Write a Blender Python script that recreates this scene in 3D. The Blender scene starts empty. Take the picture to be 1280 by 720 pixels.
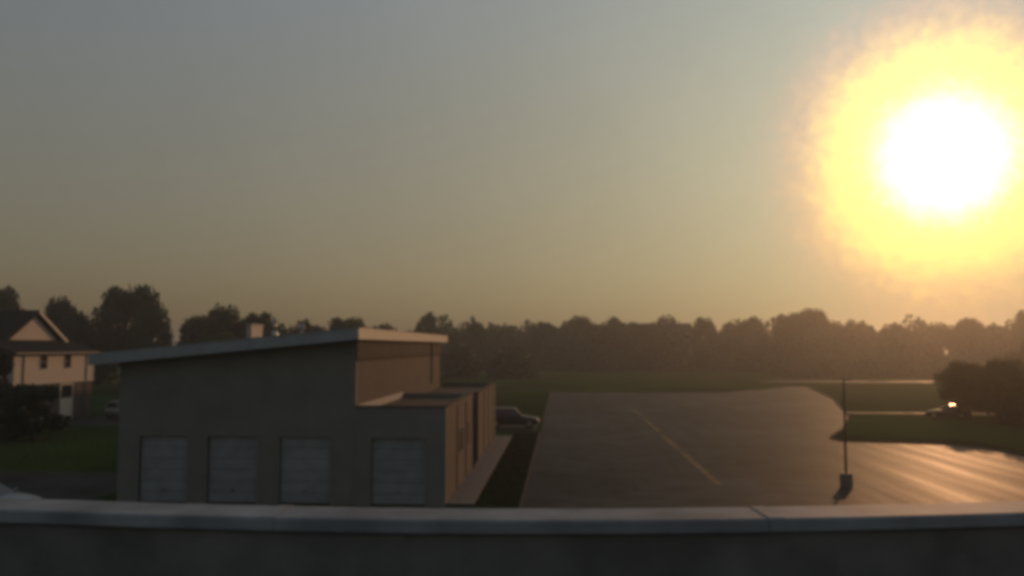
import bpy, bmesh, math, random
import numpy as np
from mathutils import Vector, Matrix

scene = bpy.context.scene
R = math.radians
# ------------------------------------------------------------------ camera
CAM_H = 7.8
cam = bpy.data.cameras.new('camera')
cam_o = bpy.data.objects.new('camera', cam)
scene.collection.objects.link(cam_o)
cam_o.location = (0, 0, CAM_H)
cam_o.rotation_euler = (R(93.92), 0, R(3.38))
cam.sensor_width = 36
cam.lens = 1065 / 1280 * 36
cam.clip_start = 0.05
cam.clip_end = 6000
scene.camera = cam_o

# ------------------------------------------------------------------ sky, sun, exposure
SUN_EL, SUN_AZ = R(11.36), R(23.81)
SUN = Vector((math.sin(SUN_AZ) * math.cos(SUN_EL), math.cos(SUN_AZ) * math.cos(SUN_EL), math.sin(SUN_EL)))
world = bpy.data.worlds.new('World')
scene.world = world
world.use_nodes = True
nt = world.node_tree
N, Lk = nt.nodes, nt.links
N.clear()


def wm(op, a, b=None, c=None, clamp=False):
    n = N.new('ShaderNodeMath')
    n.operation = op
    n.use_clamp = clamp
    for i, v in enumerate((a, b, c)):
        if v is None:
            continue
        if isinstance(v, (int, float)):
            n.inputs[i].default_value = v
        else:
            Lk.new(v, n.inputs[i])
    return n.outputs[0]


sky = N.new('ShaderNodeTexSky')
sky.sky_type = 'NISHITA'
sky.sun_disc = False
sky.sun_elevation = SUN_EL
sky.sun_rotation = SUN_AZ
sky.air_density, sky.dust_density, sky.ozone_density = 1.0, 5.0, 1.0
geo = N.new('ShaderNodeTexCoord')
vdot = N.new('ShaderNodeVectorMath')
vdot.operation = 'DOT_PRODUCT'
nrm = N.new('ShaderNodeVectorMath')
nrm.operation = 'NORMALIZE'
Lk.new(geo.outputs['Generated'], nrm.inputs[0])
Lk.new(nrm.outputs[0], vdot.inputs[0])
vdot.inputs[1].default_value = SUN
theta = wm('MULTIPLY', wm('ARCCOSINE', wm('MINIMUM', vdot.outputs['Value'], 0.9999999)), 180 / math.pi)
# noise frays the painted sun glow, standing in for dirty-window mottle
def wnoise(scale, detail):
    z = N.new('ShaderNodeTexNoise')
    z.inputs['Scale'].default_value = scale
    z.inputs['Detail'].default_value = detail
    z.inputs['Roughness'].default_value = 0.62
    Lk.new(nrm.outputs[0], z.inputs['Vector'])
    return wm('SUBTRACT', z.outputs[0], 0.5)


theta_v = wm('MULTIPLY', theta, wm('ADD', 1.0, wm('ADD', wm('MULTIPLY', wnoise(85.0, 4.0), 0.42), wm('MULTIPLY', wnoise(11.0, 3.0), 0.20))))
veil = wm('ADD', 1.0, wm('ADD', wm('MULTIPLY', wnoise(6.0, 4.0), 0.10), wm('MULTIPLY', wnoise(70.0, 3.0), 0.06)))
sz = N.new('ShaderNodeSeparateXYZ')
Lk.new(nrm.outputs[0], sz.inputs[0])
elev = wm('MINIMUM', wm('MAXIMUM', sz.outputs['Z'], 0.0), 0.42)
srgb = N.new('ShaderNodeSeparateColor')
Lk.new(sky.outputs[0], srgb.inputs[0])
SKY_GAIN = 10.0 * 2.0          # background strength 0.1, exposure -1
# hazy evening sky: compressed Nishita, warmer low down, with aureole and lens glow painted in round the sun
CH = [(0.274, 0.350, 0.20, 1.00, 7.7), (0.238, 0.380, 0.86, 1.00, 6.6), (0.165, 0.382, 1.88, 1.1, 3.55)]
outs = []
for ci, (gain, gam, ke, amp, sig) in enumerate(CH):
    base = wm('POWER', wm('MAXIMUM', wm('MULTIPLY', srgb.outputs[ci], 0.1), 1e-5), gam)
    base = wm('MULTIPLY', wm('MULTIPLY', base, gain), wm('EXPONENT', wm('MULTIPLY', elev, ke)))
    au = wm('MULTIPLY', wm('EXPONENT', wm('MULTIPLY', wm('POWER', wm('DIVIDE', theta_v, sig), 4.2), -1.0)), amp)
    outs.append(wm('MULTIPLY', wm('ADD', wm('MULTIPLY', base, veil), au), SKY_GAIN))
comb = N.new('ShaderNodeCombineColor')
for i, o_ in enumerate(outs):
    Lk.new(o_, comb.inputs[i])
bg = N.new('ShaderNodeBackground')
bg.inputs[1].default_value = 0.1
Lk.new(comb.outputs[0], bg.inputs[0])
wo = N.new('ShaderNodeOutputWorld')
Lk.new(bg.outputs[0], wo.inputs[0])

sun = bpy.data.lights.new('sun', 'SUN')
sun.energy = 2.4
sun.angle = R(0.6)
sun.color = (1.0, 0.49, 0.22)
sun_o = bpy.data.objects.new('sun', sun)
scene.collection.objects.link(sun_o)
sun_o.rotation_euler = SUN.to_track_quat('Z', 'Y').to_euler()
sun_o.location = (60, 140, 60)

scene.view_settings.view_transform = 'Standard'
scene.view_settings.look = 'None'
scene.view_settings.exposure = -1.0
scene.view_settings.gamma = 1.0
scene.view_settings.use_curve_mapping = False
scene.render.engine = 'CYCLES'
scene.cycles.use_denoising = True
scene.cycles.max_bounces = 6
scene.cycles.volume_bounces = 0
scene.cycles.pixel_filter_type = 'BLACKMAN_HARRIS'
scene.cycles.filter_width = 4.4

# ------------------------------------------------------------------ materials
MATS = {}


def mat(name, col, rough=0.8, spec=0.3, metal=0.0, var=0.25, scale=4.0, bump=0.0, bscale=30.0, stretch=(1, 1, 1), obj_var=0.0):
    m = bpy.data.materials.new(name)
    m.use_nodes = True
    n, l = m.node_tree.nodes, m.node_tree.links
    b = n['Principled BSDF']
    b.inputs['Roughness'].default_value = rough
    b.inputs['Specular IOR Level'].default_value = spec
    b.inputs['Metallic'].default_value = metal
    tc = n.new('ShaderNodeTexCoord')
    mp = n.new('ShaderNodeMapping')
    mp.inputs['Scale'].default_value = stretch
    l.new(tc.outputs['Object'], mp.inputs[0])
    nz = n.new('ShaderNodeTexNoise')
    nz.inputs['Scale'].default_value = scale
    nz.inputs['Detail'].default_value = 6
    l.new(mp.outputs[0], nz.inputs[0])
    mr = n.new('ShaderNodeMapRange')
    mr.inputs['From Min'].default_value = 0.3
    mr.inputs['From Max'].default_value = 0.7
    mr.inputs['To Min'].default_value = 1 - var
    mr.inputs['To Max'].default_value = 1 + var
    l.new(nz.outputs[0], mr.inputs[0])
    fac = mr.outputs[0]
    if obj_var:
        oi = n.new('ShaderNodeObjectInfo')
        m2 = n.new('ShaderNodeMapRange')
        m2.inputs['To Min'].default_value = 1 - obj_var
        m2.inputs['To Max'].default_value = 1 + obj_var
        l.new(oi.outputs['Random'], m2.inputs[0])
        mu = n.new('ShaderNodeMath')
        mu.operation = 'MULTIPLY'
        l.new(fac, mu.inputs[0])
        l.new(m2.outputs[0], mu.inputs[1])
        fac = mu.outputs[0]
    mx = n.new('ShaderNodeVectorMath')
    mx.operation = 'SCALE'
    mx.inputs[0].default_value = col
    l.new(fac, mx.inputs['Scale'])
    l.new(mx.outputs[0], b.inputs['Base Color'])
    if bump:
        nb = n.new('ShaderNodeTexNoise')
        nb.inputs['Scale'].default_value = bscale
        nb.inputs['Detail'].default_value = 4
        l.new(mp.outputs[0], nb.inputs[0])
        bp = n.new('ShaderNodeBump')
        bp.inputs['Strength'].default_value = bump
        bp.inputs['Distance'].default_value = 0.02
        l.new(nb.outputs[0], bp.inputs['Height'])
        l.new(bp.outputs[0], b.inputs['Normal'])
    MATS[name] = m
    return m


def brick_mat(name, c1, c2, mortar, axis):
    m = bpy.data.materials.new(name)
    m.use_nodes = True
    n, l = m.node_tree.nodes, m.node_tree.links
    b = n['Principled BSDF']
    b.inputs['Roughness'].default_value = 0.88
    b.inputs['Specular IOR Level'].default_value = 0.25
    tc = n.new('ShaderNodeTexCoord')
    sp = n.new('ShaderNodeSeparateXYZ')
    l.new(tc.outputs['Object'], sp.inputs[0])
    cb = n.new('ShaderNodeCombineXYZ')
    l.new(sp.outputs['X' if axis == 'x' else 'Y'], cb.inputs[0])
    l.new(sp.outputs['Z'], cb.inputs[1])
    bt = n.new('ShaderNodeTexBrick')
    bt.inputs['Color1'].default_value = (*c1, 1)
    bt.inputs['Color2'].default_value = (*c2, 1)
    bt.inputs['Mortar'].default_value = (*mortar, 1)
    bt.inputs['Scale'].default_value = 1.0
    bt.inputs['Brick Width'].default_value = 0.4
    bt.inputs['Row Height'].default_value = 0.2
    bt.inputs['Mortar Size'].default_value = 0.012
    l.new(cb.outputs[0], bt.inputs[0])
    nz = n.new('ShaderNodeTexNoise')
    nz.inputs['Scale'].default_value = 0.6
    nz.inputs['Detail'].default_value = 5
    l.new(tc.outputs['Object'], nz.inputs[0])
    mr = n.new('ShaderNodeMapRange')
    mr.inputs['From Min'].default_value = 0.3
    mr.inputs['From Max'].default_value = 0.7
    mr.inputs['To Min'].default_value = 0.88
    mr.inputs['To Max'].default_value = 1.1
    l.new(nz.outputs[0], mr.inputs[0])
    sc = n.new('ShaderNodeVectorMath')
    sc.operation = 'SCALE'
    l.new(bt.outputs[0], sc.inputs[0])
    l.new(mr.outputs[0], sc.inputs['Scale'])
    l.new(sc.outputs[0], b.inputs['Base Color'])
    bp = n.new('ShaderNodeBump')
    bp.inputs['Strength'].default_value = 0.5
    bp.inputs['Distance'].default_value = 0.01
    bp.invert = True
    l.new(bt.outputs['Fac'], bp.inputs['Height'])
    l.new(bp.outputs[0], b.inputs['Normal'])
    MATS[name] = m


def leaf_mat(name, col, trans=0.18):
    m = bpy.data.materials.new(name)
    m.use_nodes = True
    n, l = m.node_tree.nodes, m.node_tree.links
    b = n['Principled BSDF']
    out = n['Material Output']
    b.inputs['Roughness'].default_value = 0.65
    b.inputs['Specular IOR Level'].default_value = 0.25
    oi = n.new('ShaderNodeObjectInfo')
    tc = n.new('ShaderNodeTexCoord')
    nz = n.new('ShaderNodeTexNoise')
    nz.inputs['Scale'].default_value = 0.55
    nz.inputs['Detail'].default_value = 3
    l.new(tc.outputs['Object'], nz.inputs[0])
    mr = n.new('ShaderNodeMapRange')
    mr.inputs['From Min'].default_value = 0.3
    mr.inputs['From Max'].default_value = 0.7
    mr.inputs['To Min'].default_value = 0.65
    mr.inputs['To Max'].default_value = 1.4
    l.new(nz.outputs[0], mr.inputs[0])
    m2 = n.new('ShaderNodeMapRange')
    m2.inputs['To Min'].default_value = 0.7
    m2.inputs['To Max'].default_value = 1.3
    l.new(oi.outputs['Random'], m2.inputs[0])
    mu = n.new('ShaderNodeMath')
    mu.operation = 'MULTIPLY'
    l.new(mr.outputs[0], mu.inputs[0])
    l.new(m2.outputs[0], mu.inputs[1])
    sc = n.new('ShaderNodeVectorMath')
    sc.operation = 'SCALE'
    sc.inputs[0].default_value = col
    l.new(mu.outputs[0], sc.inputs['Scale'])
    l.new(sc.outputs[0], b.inputs['Base Color'])
    tr = n.new('ShaderNodeBsdfTranslucent')
    l.new(sc.outputs[0], tr.inputs[0])
    mx = n.new('ShaderNodeMixShader')
    mx.inputs[0].default_value = trans
    l.new(b.outputs[0], mx.inputs[1])
    l.new(tr.outputs[0], mx.inputs[2])
    l.new(mx.outputs[0], out.inputs[0])
    MATS[name] = m


def asphalt_mat(name, col, r0, r1, spec):
    """worn paving: patches, cracks, lanes of smoother and rougher surface running along Y"""
    m = bpy.data.materials.new(name)
    m.use_nodes = True
    n, l = m.node_tree.nodes, m.node_tree.links
    b = n['Principled BSDF']
    b.inputs['Specular IOR Level'].default_value = spec
    tc = n.new('ShaderNodeTexCoord')

    def noise(scale, st, det=5):
        mp = n.new('ShaderNodeMapping')
        mp.inputs['Scale'].default_value = st
        l.new(tc.outputs['Object'], mp.inputs[0])
        z = n.new('ShaderNodeTexNoise')
        z.inputs['Scale'].default_value = scale
        z.inputs['Detail'].default_value = det
        l.new(mp.outputs[0], z.inputs[0])
        return z.outputs[0]

    def rng(v, a, c, fa=0.3, fb=0.7):
        q = n.new('ShaderNodeMapRange')
        q.inputs['From Min'].default_value = fa
        q.inputs['From Max'].default_value = fb
        q.inputs['To Min'].default_value = a
        q.inputs['To Max'].default_value = c
        l.new(v, q.inputs[0])
        return q.outputs[0]

    def mul(a, c):
        q = n.new('ShaderNodeMath')
        q.operation = 'MULTIPLY'
        l.new(a, q.inputs[0])
        l.new(c, q.inputs[1])
        return q.outputs[0]
    lanes = noise(1.0, (0.75, 0.035, 1))
    big = noise(0.11, (1, 1, 1))
    fine = noise(6.0, (1, 1, 1))
    vo = n.new('ShaderNodeTexVoronoi')
    vo.feature = 'DISTANCE_TO_EDGE'
    vo.inputs['Scale'].default_value = 0.13
    l.new(tc.outputs['Object'], vo.inputs[0])
    crack = rng(vo.outputs['Distance'], 0.55, 1.0, 0.0, 0.012)
    pv = n.new('ShaderNodeTexVoronoi')
    pv.distance = 'CHEBYCHEV'
    pv.inputs['Scale'].default_value = 0.07
    l.new(tc.outputs['Object'], pv.inputs[0])
    psep = n.new('ShaderNodeSeparateColor')
    l.new(pv.outputs['Color'], psep.inputs[0])
    patch = rng(psep.outputs[0], 0.78, 1.12, 0.2, 0.5)
    stain = rng(noise(0.45, (1, 1, 1), 6), 0.5, 1.2, 0.28, 0.55)
    f = mul(mul(mul(rng(lanes, 0.75, 1.25), rng(big, 0.7, 1.35)), mul(rng(fine, 0.8, 1.2), crack)), mul(patch, stain))
    sc = n.new('ShaderNodeVectorMath')
    sc.operation = 'SCALE'
    sc.inputs[0].default_value = col
    l.new(f, sc.inputs['Scale'])
    l.new(sc.outputs[0], b.inputs['Base Color'])
    ad = n.new('ShaderNodeMath')
    ad.operation = 'MULTIPLY_ADD'
    l.new(rng(fine, -0.03, 0.03), ad.inputs[0])
    ad.inputs[1].default_value = 1.0
    l.new(rng(lanes, r0, r1), ad.inputs[2])
    l.new(ad.outputs[0], b.inputs['Roughness'])
    bp = n.new('ShaderNodeBump')
    bp.inputs['Strength'].default_value = 0.5
    bp.inputs['Distance'].default_value = 0.01
    l.new(noise(14.0, (1, 1, 1), 3), bp.inputs['Height'])
    l.new(bp.outputs[0], b.inputs['Normal'])
    MATS[name] = m


def ground_mat():
    m = bpy.data.materials.new('turf')
    m.use_nodes = True
    n, l = m.node_tree.nodes, m.node_tree.links
    b = n['Principled BSDF']
    b.inputs['Roughness'].default_value = 0.95
    b.inputs['Specular IOR Level'].default_value = 0.0
    tc = n.new('ShaderNodeTexCoord')
    nz = n.new('ShaderNodeTexNoise')
    nz.inputs['Scale'].default_value = 0.05
    nz.inputs['Detail'].default_value = 8
    l.new(tc.outputs['Object'], nz.inputs[0])
    cr = n.new('ShaderNodeValToRGB')
    e = cr.color_ramp.elements
    e[0].position, e[0].color = 0.3, (0.024, 0.040, 0.013, 1)
    e[1].position, e[1].color = 0.72, (0.044, 0.078, 0.019, 1)
    l.new(nz.outputs[0], cr.inputs[0])
    l.new(cr.outputs[0], b.inputs['Base Color'])
    nb = n.new('ShaderNodeTexNoise')
    nb.inputs['Scale'].default_value = 1.5
    nb.inputs['Detail'].default_value = 6
    l.new(tc.outputs['Object'], nb.inputs[0])
    bp = n.new('ShaderNodeBump')
    bp.inputs['Strength'].default_value = 0.8
    bp.inputs['Distance'].default_value = 0.15
    l.new(nb.outputs[0], bp.inputs['Height'])
    l.new(bp.outputs[0], b.inputs['Normal'])
    MATS['turf'] = m


ground_mat()
asphalt_mat('asphalt', (0.035, 0.034, 0.034), 0.48, 0.60, 0.014)
asphalt_mat('road_asphalt', (0.07, 0.065, 0.06), 0.55, 0.7, 0.02)
mat('concrete', (0.16, 0.15, 0.14), 0.9, 0.1, var=0.2, scale=2.0, bump=0.2)
mat('kerb_concrete', (0.055, 0.052, 0.048), 0.95, 0.05, var=0.3, scale=1.5, bump=0.2)
mat('grass_blade', (0.036, 0.050, 0.022), 0.8, 0.1, var=0.4, scale=1.5)
brick_mat('brick_front', (0.200, 0.200, 0.176), (0.190, 0.190, 0.168), (0.195, 0.193, 0.172), 'x')
brick_mat('brick_side', (0.108, 0.082, 0.066), (0.09, 0.07, 0.057), (0.11, 0.09, 0.078), 'y')
mat('fascia_metal', (0.30, 0.325, 0.34), 0.45, 0.5, var=0.12, scale=1.2)
mat('sunlit_fascia', (0.31, 0.30, 0.28), 0.5, 0.4, var=0.1, scale=1.2)  # warmer copy of the fascia metal, low sunlight put into its tone
mat('frieze_metal', (0.050, 0.043, 0.038), 0.85, 0.12, var=0.15, scale=1.0)
mat('door_paint', (0.26, 0.275, 0.28), 0.55, 0.35, var=0.14, scale=1.6, obj_var=0.07)
mat('frame_paint', (0.20, 0.195, 0.18), 0.5, 0.4, var=0.1)
mat('membrane', (0.16, 0.15, 0.14), 0.85, 0.2, var=0.25, scale=2.5, bump=0.2)
mat('roof_gravel', (0.10, 0.085, 0.07), 0.95, 0.1, var=0.3, scale=6.0, bump=0.4)
mat('coping_metal', (0.235, 0.245, 0.25), 0.66, 0.10, metal=0.0, var=0.30, scale=2.2, bump=0.10, bscale=4.0, stretch=(1, 1, 1))
mat('galvanised', (0.45, 0.44, 0.42), 0.38, 0.5, metal=0.8, var=0.2, scale=5.0)
mat('unit_paint', (0.42, 0.36, 0.32), 0.6, 0.3, var=0.2, scale=3.0)
mat('siding', (0.52, 0.44, 0.36), 0.7, 0.3, var=0.08, scale=2.0, bump=0.3, bscale=1.0, stretch=(0.01, 0.01, 8.0))
mat('trim', (0.62, 0.55, 0.47), 0.6, 0.3, var=0.08)
mat('shingle', (0.040, 0.037, 0.035), 0.95, 0.0, var=0.3, scale=5.0, bump=0.4, bscale=4.0)
mat('far_wall', (0.20, 0.16, 0.13), 0.9, 0.2, var=0.1)
mat('shed_paint', (0.30, 0.25, 0.21), 0.8, 0.3, var=0.1)
mat('pale_metal', (0.55, 0.50, 0.44), 0.4, 0.5, var=0.1)
mat('glass', (0.02, 0.022, 0.024), 0.12, 0.6, var=0.05)
mat('pole_steel', (0.045, 0.040, 0.036), 0.6, 0.4, var=0.1)
mat('pole_base', (0.16, 0.145, 0.13), 0.9, 0.2, var=0.3, bump=0.3)
mat('line_paint', (0.080, 0.062, 0.034), 0.8, 0.10, var=0.75, scale=1.3)
mat('tyre', (0.015, 0.015, 0.015), 0.85, 0.2)
mat('rim', (0.30, 0.30, 0.30), 0.35, 0.5, metal=0.8)
mat('paint_dark', (0.014, 0.015, 0.017), 0.3, 0.25, var=0.03)
mat('paint_white', (0.33, 0.33, 0.33), 0.25, 0.5, var=0.03)
mat('paint_silver', (0.24, 0.26, 0.29), 0.28, 0.5, metal=0.3, var=0.03)
mat('paint_maroon', (0.03, 0.018, 0.016), 0.2, 0.6, var=0.03)
mat('plastic_black', (0.02, 0.02, 0.02), 0.6, 0.3)
mat('lamp_clear', (0.55, 0.55, 0.55), 0.08, 0.6, metal=0.6)
mat('lamp_red', (0.25, 0.015, 0.012), 0.15, 0.6)
mat('bark', (0.055, 0.042, 0.032), 0.95, 0.1, var=0.3, scale=6.0, bump=0.5)
leaf_mat('leaf_dark', (0.040, 0.058, 0.022))
leaf_mat('leaf_mid', (0.054, 0.070, 0.024), 0.34)
leaf_mat('leaf_evergreen', (0.026, 0.042, 0.020), 0.08)

# ------------------------------------------------------------------ helpers
COL = scene.collection


def link_mesh(name, me, material, parent=None, loc=None):
    o = bpy.data.objects.new(name, me)
    if material and not me.materials:
        me.materials.append(MATS[material])
    COL.objects.link(o)
    if parent is not None:
        o.parent = parent
    if loc is not None:
        o.location = loc
    return o


class MB:
    def __init__(self, org=(0, 0, 0)):
        self.v, self.f, self.o = [], [], Vector(org)

    def add(self, vs, fs):
        k = len(self.v)
        self.v += [tuple(Vector(p) - self.o) for p in vs]
        self.f += [tuple(i + k for i in f) for f in fs]
        return self

    def box(self, x0, x1, y0, y1, z0, z1):
        vs = [(x, y, z) for z in (z0, z1) for y in (y0, y1) for x in (x0, x1)]
        return self.add(vs, [(0, 2, 3, 1), (4, 5, 7, 6), (0, 1, 5, 4), (2, 6, 7, 3), (0, 4, 6, 2), (1, 3, 7, 5)])

    def cbox(self, x0, x1, y0, y1, z0, z1, c=0.02):
        """box with chamfered edges on all sides"""
        bm = bmesh.new()
        vs = [bm.verts.new((x, y, z)) for z in (z0, z1) for y in (y0, y1) for x in (x0, x1)]
        for f in [(0, 2, 3, 1), (4, 5, 7, 6), (0, 1, 5, 4), (2, 6, 7, 3), (0, 4, 6, 2), (1, 3, 7, 5)]:
            bm.faces.new([vs[i] for i in f])
        bmesh.ops.bevel(bm, geom=bm.edges[:], offset=c, segments=1, affect='EDGES')
        bm.verts.index_update()
        r = self.add([v.co[:] for v in bm.verts], [tuple(v.index for v in f.verts) for f in bm.faces])
        bm.free()
        return r

    def prism_y(self, prof, y0, y1):
        """profile in x,z swept along y"""
        n = len(prof)
        vs = [(x, y0, z) for x, z in prof] + [(x, y1, z) for x, z in prof]
        fs = [tuple(range(n))[::-1], tuple(range(n, 2 * n))]
        fs += [(i, (i + 1) % n, n + (i + 1) % n, n + i) for i in range(n)]
        return self.add(vs, fs)

    def prism_x(self, prof, x0, x1):
        n = len(prof)
        vs = [(x0, y, z) for y, z in prof] + [(x1, y, z) for y, z in prof]
        fs = [tuple(range(n)), tuple(range(n, 2 * n))[::-1]]
        fs += [(i, n + i, n + (i + 1) % n, (i + 1) % n) for i in range(n)]
        return self.add(vs, fs)

    def tube(self, pts, rad, n=8, cap=True):
        rings = []
        for i, p in enumerate(pts):
            p = Vector(p)
            a = Vector(pts[max(i - 1, 0)])
            b = Vector(pts[min(i + 1, len(pts) - 1)])
            d = (b - a).normalized()
            u = d.cross(Vector((0, 0, 1)) if abs(d.z) < 0.9 else Vector((1, 0, 0))).normalized()
            w = d.cross(u)
            rr = rad[i] if isinstance(rad, (list, tuple)) else rad
            rings.append([tuple(p + (u * math.cos(t) + w * math.sin(t)) * rr) for t in [2 * math.pi * k / n for k in range(n)]])
        vs = [q for r in rings for q in r]
        fs = []
        for i in range(len(rings) - 1):
            for k in range(n):
                fs.append((i * n + k, i * n + (k + 1) % n, (i + 1) * n + (k + 1) % n, (i + 1) * n + k))
        if cap:
            fs.append(tuple(range(n))[::-1])
            fs.append(tuple((len(rings) - 1) * n + k for k in range(n)))
        return self.add(vs, fs)

    def mesh(self, name, smooth=False):
        me = bpy.data.meshes.new(name)
        me.from_pydata(self.v, [], self.f)
        bm = bmesh.new()
        bm.from_mesh(me)
        bmesh.ops.recalc_face_normals(bm, faces=bm.faces[:])
        bm.to_mesh(me)
        bm.free()
        if smooth:
            me.polygons.foreach_set('use_smooth', [True] * len(me.polygons))
        return me

    def build(self, name, material, parent=None, loc=None, smooth=False):
        return link_mesh(name, self.mesh(name, smooth), material, parent, loc)


def tag(o, label, cat, group=None):
    o['label'] = label
    o['category'] = cat
    if group:
        o['group'] = group
    return o


def thing(name, label, cat, loc=(0, 0, 0), rz=0.0, group=None):
    o = bpy.data.objects.new(name, None)
    COL.objects.link(o)
    o.location = loc
    o.rotation_euler = (0, 0, rz)
    o.empty_display_size = 0.5
    return tag(o, label, cat, group)


def structure(o, kind='structure'):
    o['kind'] = kind
    return o


def sheet(name, pts, z, material):
    bm = bmesh.new()
    f = bm.faces.new([bm.verts.new((x, y, z)) for x, y in pts])
    if f.normal.z < 0 or True:
        f.normal_update()
        if f.normal.z < 0:
            f.normal_flip()
    bmesh.ops.triangulate(bm, faces=[f])
    me = bpy.data.meshes.new(name)
    bm.to_mesh(me)
    bm.free()
    return structure(link_mesh(name, me, material))


# ------------------------------------------------------------------ ground, lot, roads
structure(MB().add([(-800, -250, 0), (800, -250, 0), (800, 1400, 0), (-800, 1400, 0)], [(0, 1, 2, 3)]).build('ground', 'turf'))
LOT = [(-2.0, 8), (-2.0, 146), (26, 146.5), (37, 159), (44.5, 170), (47, 168), (40, 130), (31.5, 97), (26, 82), (22.6, 74.5), (22.9, 72.3),
       (26.5, 71.4), (30.2, 70.3), (32.0, 68.6), (32.6, 65.5), (33.2, 60), (36, 52), (46, 44), (75, 40), (75, 8)]
sheet('parking_lot', LOT, 0.004, 'asphalt')
sheet('drive', [(-62, 26), (-62, 52), (-24, 52), (-24, 41.0), (-2.4, 41.0), (-2.4, 26)], 0.004, 'asphalt')
sheet('parking_court', [(-51.5, 83), (-51.5, 102), (-25, 102), (-25, 83)], 0.004, 'asphalt')
sheet('back_drive', [(-12, 78.5), (-12, 88), (-2.4, 88), (-2.4, 78.5)], 0.008, 'asphalt')
sheet('road', [(44, 190.5), (44, 198), (240, 200), (240, 192)], 0.006, 'road_asphalt')
sheet('footpath', [(33, 102.3), (33, 104.2), (90, 103.2), (90, 101.2)], 0.006, 'road_asphalt')


def kerb(name, pts, w=0.16, h=0.12):
    m = MB()
    P = [Vector((x, y, 0)) for x, y in pts]
    ring = []
    for i, p in enumerate(P):
        d = (P[min(i + 1, len(P) - 1)] - P[max(i - 1, 0)]).normalized()
        nn = Vector((-d.y, d.x, 0))
        ring.append([p + nn * w, p + nn * w + Vector((0, 0, h - 0.02)), p + nn * (w - 0.03) + Vector((0, 0, h)), p + nn * 0.02 + Vector((0, 0, h)), p + Vector((0, 0, h - 0.03)), p])
    vs = [tuple(v) for r in ring for v in r]
    k = 6
    fs = [(i * k + j, (i + 1) * k + j, (i + 1) * k + j + 1, i * k + j + 1) for i in range(len(P) - 1) for j in range(k - 1)]
    fs += [tuple(range(k)), tuple((len(P) - 1) * k + j for j in range(k))]
    return structure(m.add(vs, fs).build(name, 'kerb_concrete'))


kerb('kerb', [(-2.0, 9), (-2.0, 77)])
kerb('kerb', [(-2.0, 89), (-2.0, 146)])
kerb('kerb', LOT[5:18])

# faded yellow line down the lot: separate worn dashes
m = MB()
random.seed(3)
for y0, y1 in [(49.5, 53.0), (53.3, 64.5), (66, 76), (79, 92), (97, 110)]:
    m.box(8.56, 9.02, y0, y1, 0.0046, 0.008)
structure(m.build('lane_line', 'line_paint'))

# sidewalk beside the annex, slab by slab
sw = structure(MB((-5, 58, 0)).box(-5.75, -4.35, 42.0, 74.0, 0.0, 0.085).build('sidewalk', 'kerb_concrete', loc=(-5, 58, 0)))
slab = MB().cbox(-0.69, 0.69, -0.74, 0.74, 0, 0.05, 0.012).mesh('slab')
slab.materials.append(MATS['concrete'])
for i in range(21):
    o = bpy.data.objects.new('slab', slab)
    COL.objects.link(o)
    o.parent = sw
    o.location = (-5.05 + 5, 42.76 + i * 1.5 - 58, 0.0852 + random.uniform(0, 0.008))
    o.rotation_euler = (random.uniform(-0.003, 0.003), random.uniform(-0.004, 0.004), 0)

# ------------------------------------------------------------------ the roof the camera stands on
PAR = [(-9.0, 6.9), (-7.5, 6.45), (-6.0, 6.08), (-4.9, 5.84), (-3.84, 5.68), (-2.87, 5.575), (-1.99, 5.51), (-1.14, 5.475), (-0.32, 5.485), (0.49, 5.55), (1.24, 5.64), (2.17, 5.79),
       (3.08, 5.97), (4.0, 6.19), (5.5, 6.6), (7.0, 7.07), (9.0, 7.75)]


def par_at(x):
    for (a, b), (c, d) in zip(PAR, PAR[1:]):
        if a <= x <= c:
            return b + (d - b) * (x - a) / (c - a)
    return PAR[-1][1]


def par_smooth(x):
    return sum(par_at(max(-9, min(9, x + k * 0.3))) for k in (-2, -1, 0, 1, 2)) / 5


ZC = CAM_H - 1.03
own = thing('flat_roofed_building', 'dark flat roof parapet with pale metal coping across the bottom of the view', 'building', (0, 0, 0))


def strip(name, x0, x1, prof, material, n=24, eps=0.0):
    """profile (offset back from the outer coping edge, z) swept along the bowed parapet"""
    k = len(prof)
    vs, fs = [], []
    for i in range(n + 1):
        x = x0 + (x1 - x0) * i / n
        dx = (par_smooth(x + 0.05) - par_smooth(x - 0.05)) / 0.1
        nn = Vector((dx, -1, 0)).normalized()
        p = Vector((x, par_smooth(x), 0))
        for off, z in prof:
            q = p + nn * off
            vs.append((q.x, q.y, z))
    for i in range(n):
        for j in range(k):
            fs.append((i * k + j, (i + 1) * k + j, (i + 1) * k + (j + 1) % k, i * k + (j + 1) % k))
    fs += [tuple(range(k)), tuple(n * k + j for j in range(k))]
    return MB().add(vs, fs).build(name, material, own)


COPE = [(0.0, ZC), (0.0, ZC - 0.09), (0.012, ZC - 0.105), (0.024, ZC - 0.09), (0.03, ZC - 0.03), (0.33, ZC - 0.035), (0.338, ZC - 0.080), (0.347, ZC - 0.092), (0.362, ZC - 0.078), (0.354, ZC - 0.014),
        (0.340, ZC - 0.004), (0.02, ZC + 0.004)]
JO = [-8.6, -4.95, -1.78, 1.235, 4.3, 8.6]
for a, b in zip(JO, JO[1:]):
    strip('coping', a + 0.003, b - 0.003, COPE, 'coping_metal')
SPL = [(-0.006, ZC + 0.004), (-0.006, ZC - 0.08), (0.0, ZC - 0.08), (0.0, ZC + 0.001), (0.353, ZC - 0.0), (0.363, ZC - 0.076), (0.369, ZC - 0.076), (0.361, ZC - 0.01), (0.345, ZC + 0.001), (0.02, ZC + 0.009)]
for j in JO[1:-1]:
    strip('coping_splice', j - 0.045, j + 0.045, SPL, 'coping_metal', n=3)
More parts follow.
